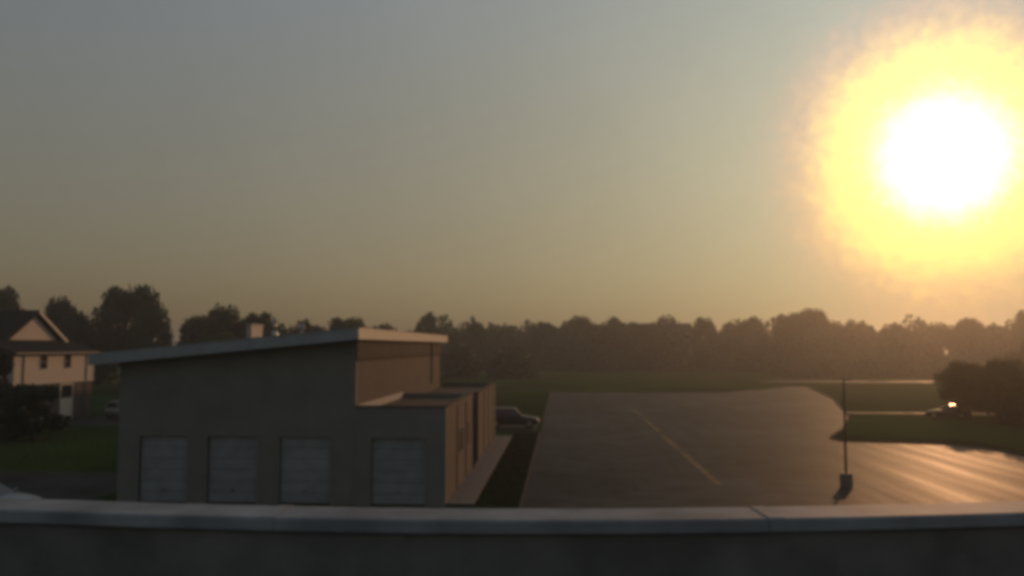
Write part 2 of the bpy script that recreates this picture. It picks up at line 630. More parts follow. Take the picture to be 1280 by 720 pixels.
strip('parapet', -8.6, 8.6, [(0.035, 0.0), (0.035, ZC - 0.032), (0.32, ZC - 0.037), (0.32, ZC - 0.75), (0.31, 0.0)], 'membrane', n=60)
# membrane sheets lapped up the inner face
for a, b in zip([-7.0, -5.2, -3.35, -1.5, 0.4, 2.3, 4.15], [-5.2, -3.35, -1.5, 0.4, 2.3, 4.15, 6.0]):
    strip('membrane_sheet', a, b, [(0.322, ZC - 0.1), (0.326, ZC - 0.1), (0.328, ZC - 0.72), (0.322, ZC - 0.72)], 'membrane', n=8)
bm_ = MB()
xs = [-8.6 + 17.2 * i / 40 for i in range(41)]
vs = [(x, par_smooth(x) - 0.34, ZC - 0.72) for x in xs] + [(8.6, -12, ZC - 0.72), (-8.6, -12, ZC - 0.72)]
bm_.add(vs, [tuple(range(len(vs)))])
bm_.build('roof_membrane', 'membrane', own)
MB().box(-8.6, -8.3, -12, 6.4, 0, ZC - 0.1).box(8.3, 8.6, -12, 7.2, 0, ZC - 0.1).box(-8.3, 8.3, -12.3, -12, 0, ZC - 0.1).build('wall', 'brick_side', own)

# ------------------------------------------------------------------ shed-roofed hall
HX0, HX1, HY0, HY1 = -22.3, -10.25, 42.0, 71.0


def roof_z(x):
    return 8.70 - (-9.9 - x) * 0.0945


org = (-16, 42, 0)
hall = thing('shed_roofed_hall', 'large dark hall with sloping roof edge and a row of three grey overhead doors', 'building', org)
DOORS = [(-21.19, -18.72), (-17.69, -15.17), (-14.03, -11.49)]
ZD = 3.33
# front wall: piers, lintels, sloped top
m = MB(org)
edges = [HX0] + [v for d in DOORS for v in d] + [HX1]
for a, b in zip(edges[0::2], edges[1::2]):
    m.box(a, b, HY0, HY0 + 0.3, 0, ZD)
m.prism_y([(HX0, ZD), (HX1, ZD), (HX1, roof_z(HX1) - 0.36), (HX0, roof_z(HX0) - 0.36)], HY0, HY0 + 0.3)
m.build('front_wall', 'brick_front', hall)
MB(org).box(HX1 - 0.3, HX1, HY0 + 0.302, HY1, 0, roof_z(HX1) - 0.4).build('side_wall', 'brick_side', hall)
MB(org).box(HX0, HX0 + 0.3, HY0 + 0.302, HY1, 0, roof_z(HX0) - 0.4).build('side_wall', 'brick_side', hall)
MB(org).prism_y([(HX0 + 0.3, 0), (HX1 - 0.3, 0), (HX1 - 0.3, roof_z(HX1) - 0.45), (HX0 + 0.3, roof_z(HX0) - 0.4)], HY1 - 0.3, HY1 - 0.002).build('rear_wall', 'brick_front', hall)
# dark metal frieze above the brick on the right-hand side, in panels
for i in range(10):
    y0 = HY0 + 0.02 + i * 2.895
    MB(org).cbox(HX1 + 0.003, HX1 + 0.05, y0, y0 + 2.87, 7.18, 8.16, 0.01).build('frieze_panel', 'frieze_metal', hall)
MB(org).box(HX1 + 0.003, HX1 + 0.07, HY0, HY1, 7.10, 7.165).build('frieze_trim', 'frieze_metal', hall)
# roof deck and fascia panels
RX0, RX1, RY0, RY1 = -23.55, -9.95, 41.2, 73.6
MB(org).prism_y([(RX0 + .06, roof_z(RX0) - 0.30), (RX1 - .06, roof_z(RX1) - 0.30), (RX1 - .06, roof_z(RX1) - 0.02), (RX0 + .06, roof_z(RX0) - 0.02)], RY0 + 0.05, RY1 - 0.05).build('roof', 'membrane', hall)
nf = 5
for i in range(nf):
    a = RX0 + (RX1 - RX0) * i / nf
    b = RX0 + (RX1 - RX0) * (i + 1) / nf - 0.012
    MB(org).prism_y([(a, roof_z(a) - 0.55), (b, roof_z(b) - 0.55), (b, roof_z(b)), (a, roof_z(a))], RY0, RY0 + 0.045).build('fascia_panel', 'fascia_metal', hall)
    MB(org).prism_y([(a, roof_z(a) - 0.005), (b, roof_z(b) - 0.005), (b, roof_z(b) + 0.035), (a, roof_z(a) + 0.035)], RY0 - 0.03, RY0 + 0.16).build('drip_edge', 'fascia_metal', hall)
for i in range(9):
    y0 = RY0 + 0.05 + i * 3.6
    MB(org).box(RX1 - 0.045, RX1, y0, y0 + 3.588, roof_z(RX1) - 0.55, roof_z(RX1)).build('fascia_panel', 'sunlit_fascia', hall)
    MB(org).box(RX1 - 0.16, RX1 + 0.03, y0, y0 + 3.588, roof_z(RX1) + 0.002, roof_z(RX1) + 0.037).build('drip_edge', 'sunlit_fascia', hall)
MB(org).prism_y([(RX0 + 0.06, roof_z(RX0) - 0.345), (RX1 - 0.06, roof_z(RX1) - 0.345), (RX1 - 0.06, roof_z(RX1) - 0.31), (RX0 + 0.06, roof_z(RX0) - 0.31)], RY0 + 0.06, HY0 - 0.002).build('soffit', 'frieze_metal', hall)


def overhead_door(parent, org, x0, x1, y, zt):
    d = MB(org).box(x0 - 0.09, x0, y - 0.03, y + 0.12, 0, zt + 0.09).box(x1, x1 + 0.09, y - 0.03, y + 0.12, 0, zt + 0.09).box(x0, x1, y - 0.03, y + 0.12, zt, zt + 0.09).build('door_frame', 'frame_paint', parent)
    n = 6
    h = zt / n
    for i in range(n):
        MB(org).cbox(x0 + 0.004, x1 - 0.004, y + 0.14, y + 0.19, i * h + 0.006, (i + 1) * h - 0.006, 0.012).build('door_section', 'door_paint', d)
    MB(org).box((x0 + x1) / 2 - 0.09, (x0 + x1) / 2 + 0.09, y + 0.11, y + 0.14, 0.62, 0.67).build('door_handle', 'pole_steel', d)
    MB(org).box(x0 + 0.01, x1 - 0.01, y + 0.125, y + 0.139, 0.004, 0.07).build('weather_seal', 'plastic_black', d)
    return d


for a, b in DOORS:
    overhead_door(hall, org, a, b, HY0, ZD)
# roof furniture
u = MB(org)
bmx = Matrix.Rotation(R(-38), 4, 'Z')
zr = roof_z(-17.7)


def rot_box(m, c, sx, sy, z0, z1, ang):
    ca, sa = math.cos(ang), math.sin(ang)
    vs = [(c[0] + x * ca - y * sa, c[1] + x * sa + y * ca, z) for z in (z0, z1) for y in (-sy, sy) for x in (-sx, sx)]
    return m.add(vs, [(0, 2, 3, 1), (4, 5, 7, 6), (0, 1, 5, 4), (2, 6, 7, 3), (0, 4, 6, 2), (1, 3, 7, 5)])


u1 = rot_box(MB(org), (-17.85, 48.6), 0.14, 0.85, zr - 0.04, 8.98, R(-2)).build('rooftop_unit', 'unit_paint', hall)
rot_box(MB(org), (-17.85, 48.6), 0.18, 0.90, 8.982, 9.07, R(-2)).build('cowl', 'unit_paint', u1)
zf = roof_z(-15.8)
fl = MB(org).tube([(-15.75, 46, zf - 0.03), (-15.75, 46, 8.66)], 0.16, 12).tube([(-15.75, 46, 8.66), (-15.75, 46, 9.16)], 0.075, 10).build('flue_pipe', 'galvanised', hall, smooth=True)
MB(org).tube([(-15.75, 46, 9.165), (-15.75, 46, 9.23), (-15.75, 46, 9.32)], [0.17, 0.17, 0.03], 12).build('rain_cap', 'galvanised', fl)
zv = roof_z(-15.5)
v3 = MB(org).tube([(-15.55, 50, zv - 0.03), (-15.55, 50, 8.86)], 0.13, 12).build('roof_vent', 'unit_paint', hall, smooth=True)
MB(org).tube([(-15.55, 50, 8.862), (-15.55, 50, 8.99), (-15.55, 50, 9.10)], [0.27, 0.27, 0.10], 12).build('vent_hood', 'unit_paint', v3)
MB(org).tube([(HX1 + 0.10, HY0 + 24, 4.9), (HX1 + 0.10, HY0 + 24, 8.1)], 0.05, 8).build('downspout', 'frieze_metal', hall)

# ------------------------------------------------------------------ low annex
AX0, AX1 = -10.24, -5.72
org = (-8, 41.9, 0)
annex = thing('brick_annex', 'low flat-roofed brick annex beside the hall with one grey overhead door', 'building', org)
m = MB(org)
m.box(AX0, -9.41, 41.9, 42.2, 0, ZD).box(-6.74, AX1, 41.9, 42.2, 0, ZD).box(AX0, AX1, 41.9, 42.2, ZD, 4.80)
m.build('front_wall', 'brick_front', annex)
overhead_door(annex, org, -9.41, -6.74, 41.9, ZD - 0.03)
sidew = MB(org).box(AX1 - 0.3, AX1, 42.202, 54.6, 0, 4.80).build('side_wall', 'brick_side', annex)
MB(org).box(AX1 - 0.3, AX1, 58.0, 72.6, 0, 4.62).build('side_wall', 'brick_side', annex)
MB(org).box(AX0, AX1 - 0.3, 54.4, 54.6, 3.6, 4.80).build('inner_wall', 'brick_front', annex)
MB(org).box(AX0, AX1 - 0.3, 58.0, 58.2, 0, 4.62).build('inner_wall', 'brick_front', annex)
MB(org).box(AX1 - 1.6, AX1 - 1.4, 54.6, 58.0, 0, 3.9).build('link_wall', 'frieze_metal', annex)
MB(org).box(AX0, AX1 - 0.3, 72.3, 72.6, 0, 4.62).build('rear_wall', 'brick_front', annex)
MB(org).box(AX0 + 0.02, AX1 - 0.302, 42.203, 54.39, 4.35, 4.52).build('roof', 'roof_gravel', annex)
MB(org).box(AX0 + 0.02, AX1 - 1.602, 54.62, 57.98, 3.9, 4.0).build('roof', 'membrane', annex)
MB(org).box(AX0 + 0.02, AX1 - 0.302, 58.21, 72.29, 4.2, 4.36).build('roof', 'roof_gravel', annex)
MB(org).box(AX0 - 0.0, AX1 + 0.04, 41.86, 42.24, 4.802, 4.87).build('parapet_cap', 'frieze_metal', annex)
MB(org).box(AX1 - 0.34, AX1 + 0.04, 42.242, 54.62, 4.802, 4.87).build('parapet_cap', 'frieze_metal', annex)
MB(org).box(AX1 - 0.34, AX1 + 0.04, 57.96, 72.64, 4.622, 4.69).build('parapet_cap', 'frieze_metal', annex)
MB(org).box(AX0, AX1 - 0.342, 72.26, 72.64, 4.622, 4.69).build('parapet_cap', 'frieze_metal', annex)
MB(org).box(AX0 + 0.02, AX0 + 0.07, 42.3, 54.3, 4.523, 4.90).build('wall_flashing', 'sunlit_fascia', annex)
for y in (46.2, 50.4, 62.0, 66.0, 70.0):
    MB(org).box(AX1 + 0.002, AX1 + 0.045, y, y + 0.10, 0.1, 4.6).build('control_joint', 'frieze_metal', annex)
MB(org).tube([(AX1 + 0.09, 54.3, 0.1), (AX1 + 0.09, 54.3, 4.5)], 0.055, 8).build('downspout', 'frieze_metal', annex)
for y in (47.6, 48.7, 51.8):
    w = MB(org).box(AX1 + 0.001, AX1 + 0.03, y - 0.20, y + 0.20, 1.9, 3.3).build('window', 'frame_paint', annex)
    MB(org).box(AX1 + 0.031, AX1 + 0.036, y - 0.15, y + 0.15, 1.95, 3.25).build('pane', 'glass', w)

# ------------------------------------------------------------------ house at the left edge
org = (-60, 86, 0)
hs = thing('house', 'two-storey house at left edge with sunlit siding, brick base and gable roof', 'house', org)
WX = -52.4
MB(org).box(-68, WX, 78.9, 92.8, 4.12, 7.06).build('upper_wall', 'siding', hs)
MB(org).box(-67.9, WX - 0.05, 79.0, 92.7, 0, 4.02).build('lower_wall', 'brick_side', hs)
MB(org).box(-68.03, WX + 0.06, 78.86, 92.86, 4.022, 4.118).build('band_board', 'trim', hs)
for y in (83.55, 87.75):
    w = MB(org).box(WX + 0.003, WX + 0.05, y - 0.66, y + 0.66, 5.46, 7.0).build('window', 'trim', hs)
    MB(org).box(WX + 0.052, WX + 0.06, y - 0.58, y + 0.58, 5.54, 6.94).build('pane', 'glass', w)
    MB(org).box(WX + 0.061, WX + 0.075, y - 0.58, y + 0.58, 6.2, 6.25).build('sash_bar', 'frame_paint', w)
for y in (80.3, 91.3):
    MB(org).tube([(WX + 0.07, y, 0.1), (WX + 0.07, y, 7.0)], 0.06, 8).build('downspout', 'frame_paint', hs)
MB(org).box(WX + 0.002, WX + 0.045, 92.62, 92.80, 4.13, 7.05).build('corner_board', 'trim', hs)
# glazed bay with a white panel in the lower storey
bay = MB(org).box(WX - 0.05, WX + 0.06, 86.55, 86.72, 0.05, 3.9).box(WX - 0.05, WX + 0.06, 88.72, 88.86, 0.05, 3.9).box(WX - 0.05, WX + 0.06, 86.72, 88.72, 3.76, 3.9).box(WX - 0.05, WX + 0.06, 86.72, 88.72, 2.3, 2.4).box(WX - 0.05, WX + 0.06, 86.72, 88.72, 0.5, 0.6).build('window_bay', 'trim', hs)
MB(org).box(WX - 0.04, WX + 0.02, 86.722, 88.718, 2.402, 3.758).build('pane', 'glass', bay)
MB(org).box(WX - 0.04, WX + 0.03, 86.722, 88.718, 0.602, 2.298).build('infill_panel', 'trim', bay)
MB(org).box(WX - 0.04, WX + 0.02, 86.722, 88.718, 0.06, 0.498).build('pane', 'glass', bay)
# roof skirt over the siding and the gabled main roof behind it
MB(org).prism_y([(WX + 0.45, 7.07), (WX + 0.45, 7.19), (-55.6, 8.5), (-55.6, 7.07)], 78.4, 93.3).build('skirt_roof', 'shingle', hs)
MB(org).box(WX + 0.452, WX + 0.56, 78.4, 93.3, 7.07, 7.19).build('gutter', 'frame_paint', hs)
GX, YC, HWD = -55.5, 86.7, 4.05
MB(org).prism_x([(YC - HWD, 8.45), (YC + HWD, 8.45), (YC, 11.05)], GX - 0.3, GX).build('gable_wall', 'siding', hs)
rise = 11.62 - 8.2
for s in (-1, 1):
    e = YC + s * (HWD + 1.35)
    MB(org).prism_x([(YC, 11.62), (YC, 11.42), (e, 8.2), (e, 8.40)], -72, GX + 0.45).build('roof_slope', 'shingle', hs)
    MB(org).prism_x([(YC, 11.64), (YC, 11.30), (e, 8.06), (e, 8.42)], GX + 0.452, GX + 0.50).build('rake_board', 'trim' if s > 0 else 'shingle', hs)  # right rake painted pale as sunlit, left one in dark roof colour as shade
MB(org).prism_x([(YC - HWD - 0.9, 7.07), (YC + HWD + 0.9, 7.07), (YC + HWD + 0.9, 8.44), (YC - HWD - 0.9, 8.44)], -71, GX - 0.31).build('attic_wall', 'siding', hs)


# ------------------------------------------------------------------ far buildings in the tree line
def far_block(label, x0, x1, y0, y1, ze, zr, storeys):
    org = ((x0 + x1) / 2, (y0 + y1) / 2, 0)
    t = thing('apartment_block', label, 'building', org)
    MB(org).box(x0, x1, y0, y1, 0, ze).build('wall', 'far_wall', t)
    ym = (y0 + y1) / 2
    MB(org).prism_x([(y0 - 0.6, ze), (y1 + 0.6, ze), (ym, zr)], x0 - 0.6, x1 + 0.6).build('roof', 'shingle', t)
    n = int((x1 - x0) / 3.2)
    for s in range(storeys):
        z = 1.0 + s * (ze / storeys)
        for i in range(n):
            xx = x0 + (i + 0.5) * (x1 - x0) / n
            w = MB(org).box(xx - 0.7, xx + 0.7, y0 - 0.06, y0 - 0.002, z, z + 1.5).build('window', 'trim', t)
            MB(org).box(xx - 0.6, xx + 0.6, y0 - 0.075, y0 - 0.062, z + 0.1, z + 1.4).build('pane', 'glass', w)
    return t


far_block('long dark roofed block in the tree line, left of the dome-shaped tree', 25, 44.5, 296, 310, 12.5, 15.9, 4)
far_block('low dark roof in the skyline dip above the brick annex', -24, -13, 292, 304, 10.0, 13.0, 3)

org = (108, 203, 0)
shed = thing('long_shed', 'long low shed with pale roof edge behind the trees at right', 'shed', org)
MB(org).box(98, 150, 203, 213, 0, 2.9).build('wall', 'shed_paint', shed)
MB(org).prism_x([(202.2, 2.9), (213.8, 2.9), (208, 4.4)], 97.3, 150.7).build('roof', 'shingle', shed)
MB(org).box(97.3, 150.7, 202.05, 202.19, 2.75, 3.35).build('gutter', 'pale_metal', shed)
for i in range(9):
    w = MB(org).box(100.5 + i * 5.4, 103.3 + i * 5.4, 202.93, 202.99, 0.05, 2.4).build('shed_door', 'door_paint', shed)

org = (112, 188, 0)
fence = thing('rail_fence', 'pale rail fence in front of the long low shed', 'fence', org)
for i in range(11):
    MB(org).box(100 + i * 4, 100.15 + i * 4, 187.93, 188.07, 0, 1.35).build('post', 'pale_metal', fence)
for z in (0.55, 1.1):
    for i in range(10):
        MB(org).box(100.16 + i * 4, 103.99 + i * 4, 187.97, 188.03, z, z + 0.16).build('rail', 'pale_metal', fence)

# ------------------------------------------------------------------ light pole in the lot
org = (15.62, 48.69, 0)
pole = thing('light_pole', 'thin dark light pole on a stout concrete base in the parking lot', 'light pole', org)
MB().tube([(0, 0, 0.004), (0, 0, 0.72), (0, 0, 0.78)], [0.34, 0.34, 0.30], 20).build('base', 'pole_base', pole)
MB().box(-0.2, 0.2, -0.2, 0.2, 0.782, 0.81).build('base_plate', 'pole_steel', pole)
MB().tube([(0, 0, 0.812), (0, 0, 6.0)], [0.07, 0.05], 10).build('shaft', 'pole_steel', pole, smooth=True)
arm = MB().tube([(0, 0, 5.94), (0.16, 0.0, 5.96)], 0.03, 8).build('arm', 'pole_steel', pole)
MB().cbox(0.14, 0.42, -0.12, 0.12, 5.92, 6.0, 0.02).build('lamp_head', 'pole_steel', arm)


# ------------------------------------------------------------------ cars
def loft(m, sts):
    """stations (x, zb, zt, hw)"""
    rings = []
    for x, zb, zt, hw in sts:
        h = zt - zb
        half = [(hw * 0.86, zb), (hw * 0.97, zb + 0.22 * h), (hw, zb + 0.55 * h), (hw * 0.96, zb + 0.88 * h), (hw * 0.84, zt)]
        rings.append([(x, y, z) for y, z in half] + [(x, -y, z) for y, z in half[::-1]])
    k = len(rings[0])
    vs = [p for r in rings for p in r]
    fs = [(i * k + j, i * k + (j + 1) % k, (i + 1) * k + (j + 1) % k, (i + 1) * k + j) for i in range(len(rings) - 1) for j in range(k)]
    fs += [tuple(range(k))[::-1], tuple((len(rings) - 1) * k + j for j in range(k))]
    return m.add(vs, fs)


def make_car(label, loc, rz, paint, L=4.6, W=1.8, Ht=1.45, suv=False):
    t = thing('parked_car', label, 'car', loc, rz, 'parked cars')
    h = L / 2
    hw = W / 2
    belt = 0.95 if not suv else 1.12
    hood = belt - 0.10
    gc = 0.22 if not suv else 0.28
    b = MB()
    loft(b, [(-h, gc + 0.22, belt - 0.22, hw * 0.80), (-h + 0.12, gc + 0.08, belt - 0.05, hw * 0.92), (-h + 0.7, gc, belt, hw), (0, gc, belt, hw), (h * 0.38, gc, belt - 0.01, hw),
             (h * 0.72, gc, hood - 0.03, hw * 0.98), (h - 0.22, gc + 0.05, hood - 0.12, hw * 0.92), (h, gc + 0.18, hood - 0.30, hw * 0.78)])
    body = b.build('body', paint, t, smooth=True)
    # cabin frustum
    xb0, xb1 = (-h + 0.12, h * 0.36) if suv else (-h + 0.75, h * 0.36)
    xt0, xt1 = (-h + 0.42, h * 0.06) if suv else (-h + 1.35, h * 0.02)
    wb, wt = hw * 0.86, hw * 0.70
    z0, z1 = belt - 0.03, Ht
    lo = [(xb0, -wb, z0), (xb1, -wb, z0), (xb1, wb, z0), (xb0, wb, z0)]
    zm = z1 - 0.05
    up = [(xt0, -wt, zm), (xt1, -wt, zm), (xt1, wt, zm), (xt0, wt, zm)]
    tp = [(xt0 + 0.2, -wt * 0.86, z1), (xt1 - 0.2, -wt * 0.86, z1), (xt1 - 0.2, wt * 0.86, z1), (xt0 + 0.2, wt * 0.86, z1)]
    c = MB().add(lo + up + tp, [(0, 1, 5, 4), (1, 2, 6, 5), (2, 3, 7, 6), (3, 0, 4, 7), (4, 5, 9, 8), (5, 6, 10, 9), (6, 7, 11, 10), (7, 4, 8, 11), (8, 9, 10, 11), (3, 2, 1, 0)])
    c.build('cabin', paint, t)

    def pane(name, q, inset=0.1):
        q = [Vector(p) for p in q]
        cen = sum(q, Vector()) / 4
        nn = (q[1] - q[0]).cross(q[3] - q[0]).normalized()
        if nn.dot(cen - Vector((0, 0, 1.0))) < 0:
            nn = -nn
        r = [p + (cen - p).normalized() * inset for p in q]
        MB().add([tuple(p + nn * 0.012) for p in r] + [tuple(p - nn * 0.01) for p in r], [(0, 1, 2, 3), (7, 6, 5, 4), (0, 4, 5, 1), (1, 5, 6, 2), (2, 6, 7, 3), (3, 7, 4, 0)]).build(name, 'glass', t)
    pane('windscreen', [lo[1], lo[2], up[2], up[1]], 0.08)
    pane('rear_window', [lo[3], lo[0], up[0], up[3]], 0.08)
    for s, (a, d) in enumerate(((0, 1), (3, 2))):
        la, ld, ua, ud = Vector(lo[a]), Vector(lo[d]), Vector(up[a]), Vector(up[d])
        pane('side_window', [la, (la + ld) / 2, (ua + ud) / 2, ua], 0.09)
        pane('side_window', [(la + ld) / 2, ld, ud, (ua + ud) / 2], 0.09)
    wr = 0.33 if not suv else 0.37
    for sx in (-h + 0.85, h - 0.9):
        for s in (-1, 1):
            y0, y1 = s * (hw - 0.21), s * (hw + 0.005)
            w = MB().tube([(sx, y0, wr), (sx, y0 + s * 0.03, wr), (sx, y1 - s * 0.03, wr), (sx, y1, wr)], [wr * 0.92, wr, wr, wr * 0.92], 20).build('wheel', 'tyre', t)
            MB().tube([(sx, y1 + s * 0.001, wr), (sx, y1 + s * 0.012, wr), (sx, y1 + s * 0.02, wr)], [wr * 0.66, wr * 0.62, wr * 0.25], 16).build('rim', 'rim', w)
    for s in (-1, 1):
        MB().cbox(h - 0.20, h - 0.03, s * hw * 0.66 - 0.16, s * hw * 0.66 + 0.16, hood - 0.36, hood - 0.19, 0.03).build('headlight', 'lamp_clear', t)
        MB().cbox(-h - 0.01, -h + 0.12, s * hw * 0.70 - 0.13, s * hw * 0.70 + 0.13, belt - 0.36, belt - 0.17, 0.03).build('taillight', 'lamp_red', t)
        MB().cbox(h * 0.26, h * 0.26 + 0.14, s * (hw + 0.08) - 0.09, s * (hw + 0.08) + 0.09, belt - 0.01, belt + 0.12, 0.03).build('mirror', paint, t)
    MB().cbox(h - 0.10, h + 0.05, -hw * 0.76, hw * 0.76, gc + 0.08, gc + 0.25, 0.03).build('bumper', 'plastic_black', t)
    MB().cbox(-h - 0.06, -h + 0.08, -hw * 0.78, hw * 0.78, gc + 0.12, gc + 0.30, 0.03).build('bumper', 'plastic_black', t)
    return t


make_car('dark sport utility car poking out from behind the brick annex', (-4.75, 83.0, 0.009), 0.0, 'paint_dark', 4.9, 1.9, 1.86, True)
make_car('white sport utility car in the shade between the house and the hall', (-47.6, 91.5, 0.006), 0.0, 'paint_white', 4.7, 1.85, 1.8, True)
make_car('silver sedan in front of the white car near the house', (-43.5, 87.2, 0.006), R(180), 'paint_silver', 4.5, 1.78, 1.45)
make_car('grey sedan seen just above the coping at lower left', (-26.6, 38.6, 0.006), 0.0, 'paint_silver', 4.5, 1.78, 1.42)
make_car('dark sedan with sun glinting off its roof, on grass verge at right', (41.9, 96.0, 0.0), R(150), 'paint_maroon', 4.5, 1.8, 1.5)

# ------------------------------------------------------------------ trees
rng = np.random.default_rng(11)


def leaf_quads(P, size, rg):
    """one bent leaf clump (two triangles) for every point in P"""
    n = len(P)
    a = rg.normal(size=(n, 3))
    a /= np.linalg.norm(a, axis=1)[:, None]
    b = rg.normal(size=(n, 3))
    b -= (a * b).sum(1)[:, None] * a
    b /= np.linalg.norm(b, axis=1)[:, None]
    c = np.cross(a, b)
    s = size * rg.uniform(0.6, 1.4, n)[:, None]
    V = np.empty((n, 4, 3))
    V[:, 0] = P - a * s * 0.6
    V[:, 1] = P + b * s * 0.45 + c * s * 0.15
    V[:, 2] = P + a * s * 0.6
    V[:, 3] = P - b * s * 0.45 + c * s * 0.15
    F = np.arange(n * 4).reshape(n, 4)
    return V.reshape(-1, 3), F


def mesh_np(name, V, F, material):
    me = bpy.data.meshes.new(name)
    me.vertices.add(len(V))
    me.vertices.foreach_set('co', V.astype(np.float32).ravel())
    k = F.shape[1]
    me.loops.add(F.size)
    me.loops.foreach_set('vertex_index', F.astype(np.int32).ravel())
    me.polygons.add(len(F))
    me.polygons.foreach_set('loop_start', np.arange(0, F.size, k, dtype=np.int32))
    me.update()
    me.validate()
    me.materials.append(MATS[material])
    return me


def tree_meshes(seed, shape, n, leaf, material):
    """unit tree: height 1, crown half-width 0.5 (scaled per instance)"""
    rg = np.random.default_rng(seed)
    lobes = []
    if shape == 'round':
        for i in range(34):
            ph, u = rg.uniform(0, 2 * np.pi), rg.uniform(-1, 1)
            rr = math.sqrt(max(0, 1 - u * u)) * rg.uniform(0.5, 0.9)
            lobes.append((rr * 0.40 * math.cos(ph), rr * 0.40 * math.sin(ph), 0.52 + 0.34 * u, rg.uniform(0.10, 0.18)))
    elif shape == 'broad':
        for i in range(40):
            ph, rr = rg.uniform(0, 2 * np.pi), math.sqrt(rg.uniform(0, 1)) * 0.38
            lobes.append((rr * math.cos(ph), rr * math.sin(ph), 0.86 - 0.62 * rg.uniform(0, 1) ** 1.4 - 0.16 * (rr / 0.4) ** 2, rg.uniform(0.10, 0.15)))
    elif shape == 'lumpy':
        for i in range(30):
            ph = rg.uniform(0, 2 * np.pi)
            z = rg.uniform(0.20, 0.88)
            rr = 0.34 * math.sqrt(max(0.02, 1 - ((z - 0.5) / 0.45) ** 2)) * rg.uniform(0.5, 1.1)
            lobes.append((rr * math.cos(ph), rr * math.sin(ph), z, rg.uniform(0.10, 0.19)))
        lobes.append((0.05, 0.0, 0.86, 0.12))
    elif shape == 'spire':
        for i in range(24):
            z = 0.12 + 0.86 * (i / 23)
            ph = rg.uniform(0, 2 * np.pi)
            rr = 0.30 * (1 - z) ** 0.8
            lobes.append((rr * math.cos(ph), rr * math.sin(ph), z * 0.96, 0.05 + 0.13 * (1 - z)))
    else:  # shrub, foliage to the ground
        for i in range(20):
            ph = rg.uniform(0, 2 * np.pi)
            z = rg.uniform(0.1, 0.84)
            rr = 0.36 * math.sqrt(max(0.05, 1 - (z / 0.98) ** 2)) * rg.uniform(0.5, 1.0)
            lobes.append((rr * math.cos(ph), rr * math.sin(ph), z, rg.uniform(0.12, 0.18)))
    Lb = np.array(lobes)
    w = Lb[:, 3] ** 2
    idx = rg.choice(len(Lb), n, p=w / w.sum())
    dirs = rg.normal(size=(n, 3))
    dirs /= np.linalg.norm(dirs, axis=1)[:, None]
    rad = Lb[idx, 3] * (rg.uniform(0, 1, n) ** 0.42) * np.where(rg.uniform(0, 1, n) < 0.07, 1.22, 1.0)
    P = Lb[idx, :3] + dirs * rad[:, None] * np.array([1, 1, 0.92])
    P[:, 2] = np.clip(P[:, 2], 0.02, 1.02)
    V, F = leaf_quads(P, leaf, rg)
    crown = mesh_np('crown', V, F, material)
    m = MB()
    top = 0.62 if shape not in ('spire',) else 0.9
    m.tube([(0, 0, 0), (0.006, 0.004, 0.05), (0.0, -0.006, 0.25), (0.01, 0.0, 0.45), (0.0, 0.01, top)], [0.030, 0.022, 0.018, 0.013, 0.004], 8)
    for i in range(9):
        q = lobes[rg.integers(len(lobes))]
        z0 = rg.uniform(0.16, 0.42)
        m.tube([(0, 0, z0), (q[0] * 0.5, q[1] * 0.5, (z0 + q[2]) * 0.5 + 0.02), (q[0], q[1], q[2])], [0.011, 0.007, 0.002], 5)
    trunk = m.mesh('trunk', True)
    trunk.materials.append(MATS['bark'])
    return crown, trunk


LIB = {
    'round': [tree_meshes(s, 'round', 9000, 0.036, 'leaf_dark') for s in (1, 2)],
    'broad': [tree_meshes(s, 'broad', 9000, 0.036, 'leaf_mid') for s in (3, 4)],
    'lumpy': [tree_meshes(s, 'lumpy', 9500, 0.034, 'leaf_dark') for s in (5, 6)],
    'near': [tree_meshes(s, 'lumpy', 13000, 0.026, 'leaf_mid') for s in (8, 9)],
    'shrub': [tree_meshes(s, 'shrub', 8000, 0.045, 'leaf_evergreen') for s in (10, 12)],
}
cnt = {}


def tree(kind, x, y, h, w, label, cat='tree', group=None, name=None):
    k = cnt.get(kind, 0)
    cnt[kind] = k + 1
    cr, tk = LIB[kind][k % len(LIB[kind])]
    t = thing(name or ('deciduous_tree' if cat == 'tree' else 'shrub'), label, cat, (x, y, 0), 0, group)
    rz = random.uniform(0, 6.28)
    for nm, me in (('crown', cr), ('trunk', tk)):
        o = link_mesh(nm, me, None, t)
        o.scale = (w, w, h)
        o.rotation_euler = (0, 0, rz)
    return t


